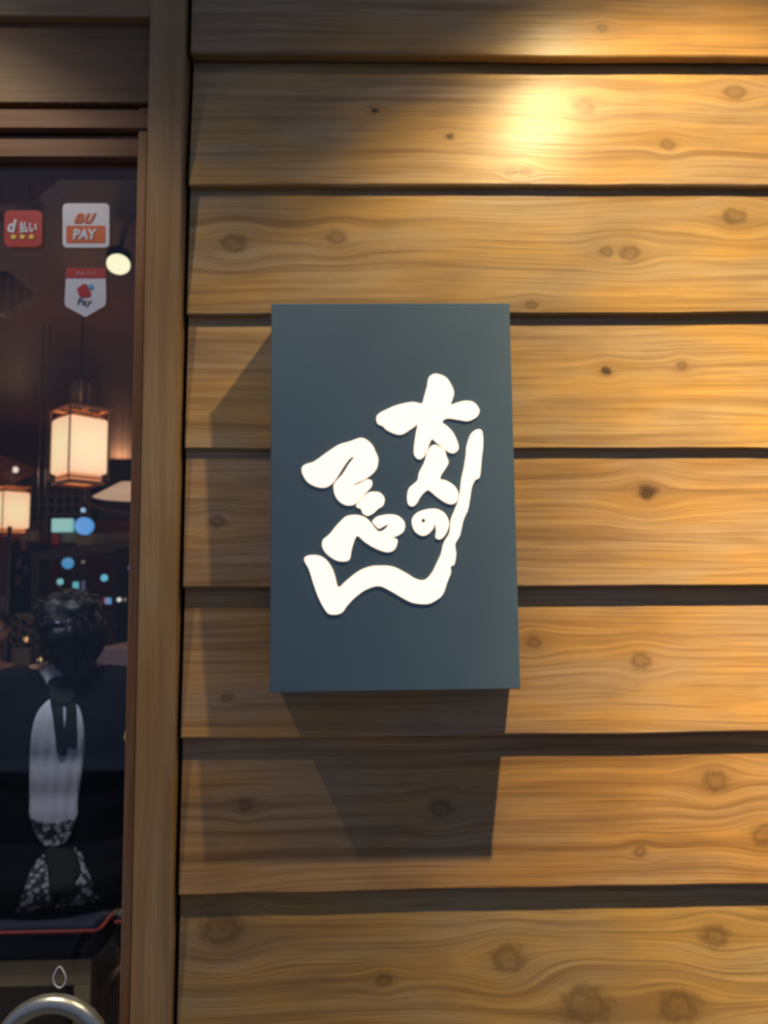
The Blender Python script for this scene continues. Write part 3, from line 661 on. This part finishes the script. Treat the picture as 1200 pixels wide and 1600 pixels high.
# ------------------------------------------------------------------ bench and stool
def bench(name, label, x0, x1, y0, dep, ztop, legw, group, frame):
    t = thing(name, label, 'bench' if x1-x0 > .5 else 'stool', ((x0+x1)/2, y0+dep/2, 0), group)
    bm = bmesh.new(); add_box(bm, (x0, y0-.012, ztop-.085), (x1+.006, y0+dep, ztop), .018, segs=3); finish('cushion', bm, M['navy'], t, True)
    for z in (ztop-.018,):
        bm = bmesh.new(); add_tube(bm, [(x0, y0-.014, z), (x1, y0-.014, z), (x1+.008, y0, z), (x1+.008, y0+dep, z)], .0045, 8); finish('piping', bm, M['piping'], t, True)
    bm = bmesh.new(); add_box(bm, (x0, y0, ztop-.145), (x1-.012, y0+.03, ztop-.087), .002); finish('front_rail', bm, frame, t)
    bm = bmesh.new(); add_box(bm, (x0, y0+dep-.03, ztop-.145), (x1-.012, y0+dep, ztop-.087), .002); finish('rear_rail', bm, frame, t)
    for lx in (x0, x1-.012-legw):
        for ly in (y0, y0+dep-legw):
            bm = bmesh.new(); add_box(bm, (lx, ly, 0), (lx+legw, ly+legw, ztop-.1452), .002); finish('leg', bm, frame, t)
    return t
YB = .72
pt = at(80, 1440, YB); xr = at(152, 1460, YB).x
bench('cushioned_bench', 'navy cushioned bench with red piping and pale timber frame under seated person', xr-1.1, xr, YB, .42, pt.z, .040, 'cushioned seats', new_mat('bench_frame_wood', (.85,.60,.30), .5, scale=8))
ZSEAT = pt.z
xs = xr + .025; YC2 = .78
stool = bench('cushioned_stool', 'second navy cushioned seat with bent brown wooden legs, mostly hidden by the post', xs, xs+.42, YC2, .34, at(180, 1425, YC2).z, .032, 'cushioned seats', M['brownwood'])
bm = bmesh.new(); Yl = YC2-.025; add_tube(bm, [at(192,1512,Yl), at(175,1528,Yl), at(163,1556,Yl), at(159,1600,Yl), (at(159,1650,Yl).x, Yl, .3), (at(159,1650,Yl).x, Yl, .01)], .011, 8)
finish('bent_leg', bm, M['brownwood'], stool, True)

# ------------------------------------------------------------------ people
def caps(bm, a, b, ra, rb, flat=1.0):
    a = Vector(a); b = Vector(b); d = b-a; L_ = d.length; n = max(3, int(L_/.02))
    pts = [a]; rs = []
    add_tube(bm, [a + d*i/n for i in range(n+1)], [ra + (rb-ra)*i/n for i in range(n+1)], 14)
    add_ball(bm, a, ra, u=14, v=10); add_ball(bm, b, rb, u=14, v=10)
def remeshed(name, bm, mat, parent, vox, smooth=6, k=1):
    me = bpy.data.meshes.new(name); bm.to_mesh(me); bm.free(); o = bpy.data.objects.new(name, me); C.objects.link(o)
    m = o.modifiers.new('r', 'REMESH'); m.mode = 'VOXEL'; m.voxel_size = vox; m.use_smooth_shade = True
    if smooth: s = o.modifiers.new('s', 'SMOOTH'); s.iterations = smooth; s.factor = .5
    dg = bpy.context.evaluated_depsgraph_get(); me2 = bpy.data.meshes.new_from_object(o.evaluated_get(dg)); bpy.data.objects.remove(o)
    me2.name = name; me2.materials.clear(); me2.materials.append(mat)
    for p_ in me2.polygons: p_.use_smooth = True
    o = bpy.data.objects.new(name, me2); C.objects.link(o); me2.transform(Matrix.Translation(-wloc(parent))); o.parent = parent
    return o
def figure(base, zseat, zsh, head, face_dir, shw, lean=0.0, arms=None):
    """geometry lists of a seated figure. base=(x,y) of pelvis, face_dir=+1 looks to +y. returns joints"""
    x, y = base; f = face_dir
    J = dict(pel=(x, y, zseat+.10), waist=(x, y+f*.0, zseat+.24), chest=(x, y+f*(.01+lean), zsh-.16), neck=(x, y+f*lean, zsh-.01), head=head)
    for s, n in ((-1, 'l'), (1, 'r')):
        J['sh'+n] = (x+s*shw, y+f*lean, zsh-.045); J['hip'+n] = (x+s*.09, y+f*.03, zseat+.085)
        J['knee'+n] = (x+s*.12, y+f*.45, zseat+.095); J['ank'+n] = (x+s*.11, y+f*.43, .09); J['toe'+n] = (x+s*.12, y+f*.60, .04)
        J['el'+n] = (x+s*(shw+.045), y+f*(lean+.03), zsh-.32); J['wr'+n] = (x+s*(shw-.05), y+f*(lean+.28), zsh-.36)
    return J
def hand(bm, wr, d, side):
    wr = Vector(wr); d = Vector(d).normalized(); sd = d.cross(Vector((0,0,1))).normalized()*side; up = sd.cross(d)*(side)
    palm = wr + d*.05
    for t in (-.026, -.009, .009, .026): caps(bm, wr+sd*t*.6+d*.01, wr+sd*t+d*.085, .013, .011)
    for t, L_ in ((-.027,.058), (-.009,.072), (.009,.078), (.027,.068)):
        p0 = wr+sd*t+d*.085; p1 = p0+d*L_*.45; p2 = p1+(d*.8-up*.6).normalized()*L_*.3; p3 = p2+(d*.4-up*.9).normalized()*L_*.25
        caps(bm, p0, p1, .0088, .008); caps(bm, p1, p2, .008, .0075); caps(bm, p2, p3, .0075, .0065)
    t0 = wr+sd*.02+d*.03; t1 = t0+(sd*.8+d*.6).normalized()*.035; t2 = t1+(sd*.2+d).normalized()*.03
    caps(bm, t0, t1, .012, .010); caps(bm, t1, t2, .010, .008)
def head_geo(bm, c, f, s=1.0, yaw=0.0):
    c = Vector(c); rm = Matrix.Rotation(yaw, 3, 'Z')
    def P(x, y, z): return c + rm @ Vector((x*s, f*y*s, z*s))
    add_ball(bm, P(0,-.012,.025), (.076*s,.092*s,.088*s), u=24, v=18)
    add_ball(bm, P(0,.03,-.035), (.058*s,.058*s,.07*s), u=20, v=14); add_ball(bm, P(0,.062,-.082), (.026*s,.022*s,.02*s))
    caps(bm, P(0,.085,.012), P(0,.108,-.022), .010*s, .014*s)
    for q_ in (-1, 1):
        add_ball(bm, P(q_*.076,-.005,-.005), (.012*s,.020*s,.032*s)); add_ball(bm, P(q_*.045,.05,-.03), (.026*s,.03*s,.028*s)); add_ball(bm, P(q_*.032,.076,.028), (.024*s,.012*s,.008*s))
    return P
# --- person one: seated with the back to the window
YB1 = .95
pc = at(112, 985, YB1-.02); shz = at(110, 1052, YB1).z
px0 = at(102, 1200, YB1).x
per = thing('person', 'person seated with back to window, black top tied over a white blouse', 'person', (px0, YB1, 0))
J = figure((px0, YB1), ZSEAT, shz, pc, 1, .175, lean=.0)
bm = bmesh.new()
P = head_geo(bm, pc, 1, .93, 0.0)
caps(bm, J['neck'], Vector(pc)+Vector((0,.0,-.05)), .052, .048)
for n in 'lr':
    s = -1 if n == 'l' else 1
    caps(bm, J['neck'], J['sh'+n], .055, .052); caps(bm, J['sh'+n], J['el'+n], .045, .036); caps(bm, J['el'+n], J['wr'+n], .035, .025)
    hand(bm, J['wr'+n], Vector((-s*.3, 1, -.1)), -s)
    caps(bm, J['hip'+n], J['knee'+n], .078, .055); caps(bm, J['knee'+n], J['ank'+n], .052, .036); caps(bm, J['ank'+n], J['toe'+n], .038, .028)
for z, rx, ry in ((ZSEAT+.14,.165,.11), (ZSEAT+.24,.125,.09), (ZSEAT+.38,.145,.10), (shz-.14,.16,.105)):
    add_ball(bm, (px0, YB1, z), (rx, ry, .13), u=24, v=14)
remeshed('body', bm, M['skin'], per, .007, 5)
# black top with sleeves: torso, shoulders, arms
bm = bmesh.new()
for z, rx, ry in ((ZSEAT+.135,.185,.125), (ZSEAT+.20,.175,.12), (ZSEAT+.30,.168,.115), (ZSEAT+.40,.172,.118), (shz-.13,.182,.118)):
    add_ball(bm, (px0, YB1, z), (rx, ry, .12), u=28, v=14)
for n in 'lr':
    caps(bm, Vector(J['neck'])+Vector((0,0,-.02)), J['sh'+n], .066, .064); caps(bm, J['sh'+n], J['el'+n], .064, .060); caps(bm, J['el'+n], Vector(J['wr'+n])*.9+Vector(J['el'+n])*.1, .060, .046)
caps(bm, Vector(J['neck'])+Vector((0,0,-.03)), Vector(J['neck'])+Vector((0,0,.005)), .066, .058)
top = remeshed('black_top', bm, M['black_cloth'], per, .009, 40)
# skirt over thighs
bm = bmesh.new()
add_ball(bm, (px0, YB1+.0, ZSEAT+.088), (.215, .165, .085), u=28, v=14); add_ball(bm, (px0-.01, YB1-.075, ZSEAT+.058), (.225, .150, .052), u=28, v=14); add_ball(bm, (px0-.01, YB1-.080, ZSEAT+.026), (.235, .146, .026), u=28, v=14)
for n in 'lr':
    caps(bm, Vector(J['hip'+n])+Vector((0,.02,0)), J['knee'+n], .095, .085)
    caps(bm, J['knee'+n], Vector(J['knee'+n])+Vector((0,.02,-.28)), .085, .10)
skirt = remeshed('skirt', bm, M['black_cloth'], per, .012, 6)
def bvh_of(objs):
    vs = []; fs = []
    for o in objs:
        off = len(vs); wl = wloc(o); vs += [v.co + wl for v in o.data.vertices]; fs += [[i+off for i in p_.vertices] for p_ in o.data.polygons]
    return BVHTree.FromPolygons(vs, fs)
bv = bvh_of([top, skirt])
def draped(name, outline, mat, off, th=.003, tgt=None, step=5.0, wave=0.0, parent=per):
    """cloth piece with a pixel outline lying on the back of the figure: grid points inside the outline are laid onto the body surface"""
    pts = [Vector((p_.x, p_.y)) for p_ in cat_rom(outline, 4)]
    from mathutils.geometry import delaunay_2d_cdt
    n = len(pts); xs = [p_.x for p_ in pts]; ys = [p_.y for p_ in pts]; inner = []
    def inside(q_):
        c_ = False
        for i in range(n):
            a, b = pts[i], pts[i-1]
            if (a.y > q_.y) != (b.y > q_.y) and q_.x < (b.x-a.x)*(q_.y-a.y)/(b.y-a.y)+a.x: c_ = not c_
        return c_
    gx = min(xs)
    while gx < max(xs):
        gy = min(ys)
        while gy < max(ys):
            q_ = Vector((gx, gy))
            if inside(q_) and min((q_-p_).length for p_ in pts) > step*.45: inner.append(q_)
            gy += step
        gx += step
    vo, eo, fo, *_ = delaunay_2d_cdt(pts+inner, [], [list(range(n))], 1, 1e-5)
    bm = bmesh.new(); fr_, bk = [], []
    lasty = YB1-.1
    for v in vo:
        p_ = at(v.x, v.y, YB1-.13); h_ = bv.ray_cast(CAM, (p_-CAM).normalized())
        q_ = h_[0] if h_[0] is not None else p_
        q_ = q_ + (CAM-q_).normalized()*off + Vector((0, -wave*(1+math.sin(v.x*.33+v.y*.03)), 0))
        fr_.append(bm.verts.new(q_)); bk.append(bm.verts.new(q_+Vector((0, th, 0))))
    for f_ in fo:
        bm.faces.new([fr_[i] for i in f_]); bm.faces.new([bk[i] for i in f_][::-1])
    for e_ in [e_ for e_ in bm.edges if e_.is_boundary and e_.verts[0] in set(fr_)]:
        i, j = fr_.index(e_.verts[0]), fr_.index(e_.verts[1]); 
        try: bm.faces.new((fr_[i], fr_[j], bk[j], bk[i]))
        except ValueError: pass
    return finish(name, bm, mat, parent, True)
draped('blouse', [(80,1092),(62,1108),(52,1135),(48,1170),(47,1215),(47,1250),(49,1282),(80,1288),(118,1282),(122,1250),(128,1210),(132,1170),(132,1140),(127,1115),(118,1099),(100,1092)], M['blouse'], .004, wave=.002)
draped('lace_hem', [(50,1280),(53,1298),(62,1315),(74,1325),(86,1325),(102,1318),(112,1302),(117,1281),(100,1283),(80,1286),(65,1283)], M['lace'], .006)
draped('ribbon', [(76,1062),(100,1058),(115,1068),(117,1085),(112,1098),(98,1100),(84,1098),(76,1085)], M['ribbon'], .012, .006)
draped('ribbon_tail', [(79,1092),(96,1094),(98,1120),(100,1150),(104,1178),(90,1178),(86,1150),(82,1118)], M['ribbon'], .010, .004)
draped('ribbon_tail', [(103,1095),(117,1097),(119,1130),(118,1168),(108,1167),(101,1175),(99,1150),(103,1120)], M['ribbon'], .010, .004)
draped('waist_tie', [(70,1330),(90,1326),(112,1330),(122,1348),(124,1366),(116,1378),(121,1398),(104,1402),(88,1398),(82,1430),(77,1430),(78,1390),(74,1355)], M['ribbon'], .016, .008)
draped('skirt_panel', [(73,1334),(60,1342),(50,1356),(42,1378),(34,1402),(22,1430),(28,1437),(50,1436),(76,1435),(78,1400),(75,1370),(75,1350)], M['lace'], .010)
draped('skirt_panel', [(115,1326),(124,1330),(134,1350),(142,1375),(150,1400),(160,1412),(130,1424),(88,1430),(86,1414),(100,1403),(119,1398),(116,1378),(124,1366),(124,1348)], M['lace'], .010)
# white collar at the neck
bv = bvh_of([top, skirt, [o for o in per.children if o.name.startswith('body')][0]])
draped('collar', [(62,1050),(72,1040),(90,1036),(108,1036),(116,1042),(108,1052),(96,1056),(84,1060),(75,1072),(70,1062)], M['blouse'], .006)
# hair: gathered messy knot, with loose strands
bm = bmesh.new(); hc = Vector(pc)
add_ball(bm, hc+Vector((0,-.010,.022)), (.083,.096,.086), u=24, v=18)
add_ball(bm, hc+Vector((-.020,-.055,.050)), (.052,.05,.046)); add_ball(bm, hc+Vector((.028,-.055,.052)), (.046,.05,.046))
add_ball(bm, hc+Vector((.012,-.075,-.005)), (.066,.045,.062)); add_ball(bm, hc+Vector((.022,-.055,-.062)), (.050,.040,.052)); add_ball(bm, hc+Vector((.045,-.045,-.098)), (.040,.035,.042))
add_ball(bm, hc+Vector((.062,-.02,-.02)), (.032,.06,.06))
rnd = random.Random(5)
hair = remeshed('hair', bm, M['hair'], per, .006, 4)
for v in hair.data.vertices:
    nz = noise.noise(Vector((v.co.x*45, v.co.y*45, v.co.z*14))); v.co += v.normal*(nz*.008 + .010*noise.noise(Vector((v.co.x*22, v.co.y*22, v.co.z*22))))
bm = bmesh.new()
for i in range(170):
    a = rnd.uniform(0, 2*math.pi); e = rnd.uniform(-.9, 1.2); d0 = Vector((math.cos(a)*math.cos(e)*.08, -abs(math.sin(a))*math.cos(e)*.09, math.sin(e)*.085+.02))
    p0 = hc+d0; dd = Vector((rnd.uniform(-1,1), rnd.uniform(-.7,.2), rnd.uniform(-1,.6))).normalized(); pp = [p0]
    for k in range(5):
        dd = (dd+Vector((0,0,-.35))+d0.normalized()*(.25 if k < 2 else -.35)).normalized(); pp.append(pp[-1]+dd*.013)
    add_tube(bm, pp, .0026, 4, r2=.0009)
st = finish('hair_strands', bm, M['hair_brown'], per, True); st['kind'] = 'stuff'
bm = bmesh.new()
pts = [hc+Vector((x, -.118-.0*x+abs(x)*.35, .012+.012*math.cos(x*30))) for x in (-.045,-.03,-.015,0,.015,.03,.045)]
add_tube(bm, pts, .0065, 8); finish('hair_clip', bm, M['clip'], per, True)

# --- person two: face turned into the room at the left edge
Y2 = 2.75
hc2 = at(-14, 985, Y2); zs2 = at(-14, 1035, Y2).z
per2 = thing('person', 'reddish-lit face and brown jacket of a diner cut by the left edge', 'person', (hc2.x, Y2, 0))
ZS2 = .46
J = figure((hc2.x, Y2), ZS2, zs2-.03, hc2, -1, .18)
bm = bmesh.new(); P = head_geo(bm, hc2, -1, 1.0, math.radians(35))
caps(bm, J['neck'], Vector(hc2)+Vector((0,.01,-.05)), .055, .052)
for n in 'lr':
    s = -1 if n == 'l' else 1
    caps(bm, J['neck'], J['sh'+n], .055, .055); caps(bm, J['sh'+n], J['el'+n], .046, .037); caps(bm, J['el'+n], J['wr'+n], .036, .026)
    hand(bm, J['wr'+n], Vector((-s*.3, -1, -.1)), s)
    caps(bm, J['hip'+n], J['knee'+n], .08, .058); caps(bm, J['knee'+n], J['ank'+n], .054, .038); caps(bm, J['ank'+n], J['toe'+n], .04, .03)
for z, rx, ry in ((ZS2+.14,.165,.12), (ZS2+.24,.14,.105), (ZS2+.38,.155,.11), (zs2-.2,.165,.11)):
    add_ball(bm, (hc2.x, Y2, z), (rx, ry, .13), u=24, v=14)
remeshed('body', bm, M['skin'], per2, .007, 4)
for q_ in (-1, 1):
    bm = bmesh.new(); add_ball(bm, P(q_*.030,.072,.008), .0125); e_ = finish('eye', bm, M['eye'], per2, True)
    bm = bmesh.new(); add_ball(bm, P(q_*.030,.0815,.008), .0055); e2 = finish('iris', bm, M['iris'], e_, True)
bm = bmesh.new(); add_ball(bm, P(0,.084,-.050), (.024,.010,.007)); finish('lips', bm, M['lip'], per2, True)
bm = bmesh.new(); add_ball(bm, P(0,-.022,.045), (.084,.090,.078), u=24, v=16); add_ball(bm, P(-.05,-.03,.0), (.038,.05,.06)); add_ball(bm, P(.05,-.03,.0), (.038,.05,.06))
remeshed('hair', bm, M['hair_brown'], per2, .008, 3)
bm = bmesh.new()
for z, rx, ry in ((ZS2+.14,.18,.135), (ZS2+.26,.17,.125), (ZS2+.40,.175,.125), (zs2-.2,.182,.122)):
    add_ball(bm, (hc2.x, Y2, z), (rx, ry, .13), u=24, v=14)
for n in 'lr':
    caps(bm, Vector(J['neck'])+Vector((0,0,-.02)), J['sh'+n], .056, .064); caps(bm, J['sh'+n], J['el'+n], .066, .056); caps(bm, J['el'+n], Vector(J['wr'+n])*.85+Vector(J['el'+n])*.15, .056, .046)
remeshed('brown_jacket', bm, M['brown_cloth'], per2, .010, 6)
bm = bmesh.new(); add_ball(bm, (hc2.x, Y2, ZS2+.09), (.175,.15,.085))
for n in 'lr':
    caps(bm, J['hip'+n], J['knee'+n], .090, .068); caps(bm, J['knee'+n], Vector(J['ank'+n])+Vector((0,0,.03)), .066, .055)
remeshed('trousers', bm, M['navy'], per2, .010, 5)
bench('cushioned_bench', 'navy cushioned bench that the left-edge diner sits on', hc2.x-.45, hc2.x+.30, Y2-.2, .42, ZS2, .04, 'cushioned seats', M['pale_frame'])
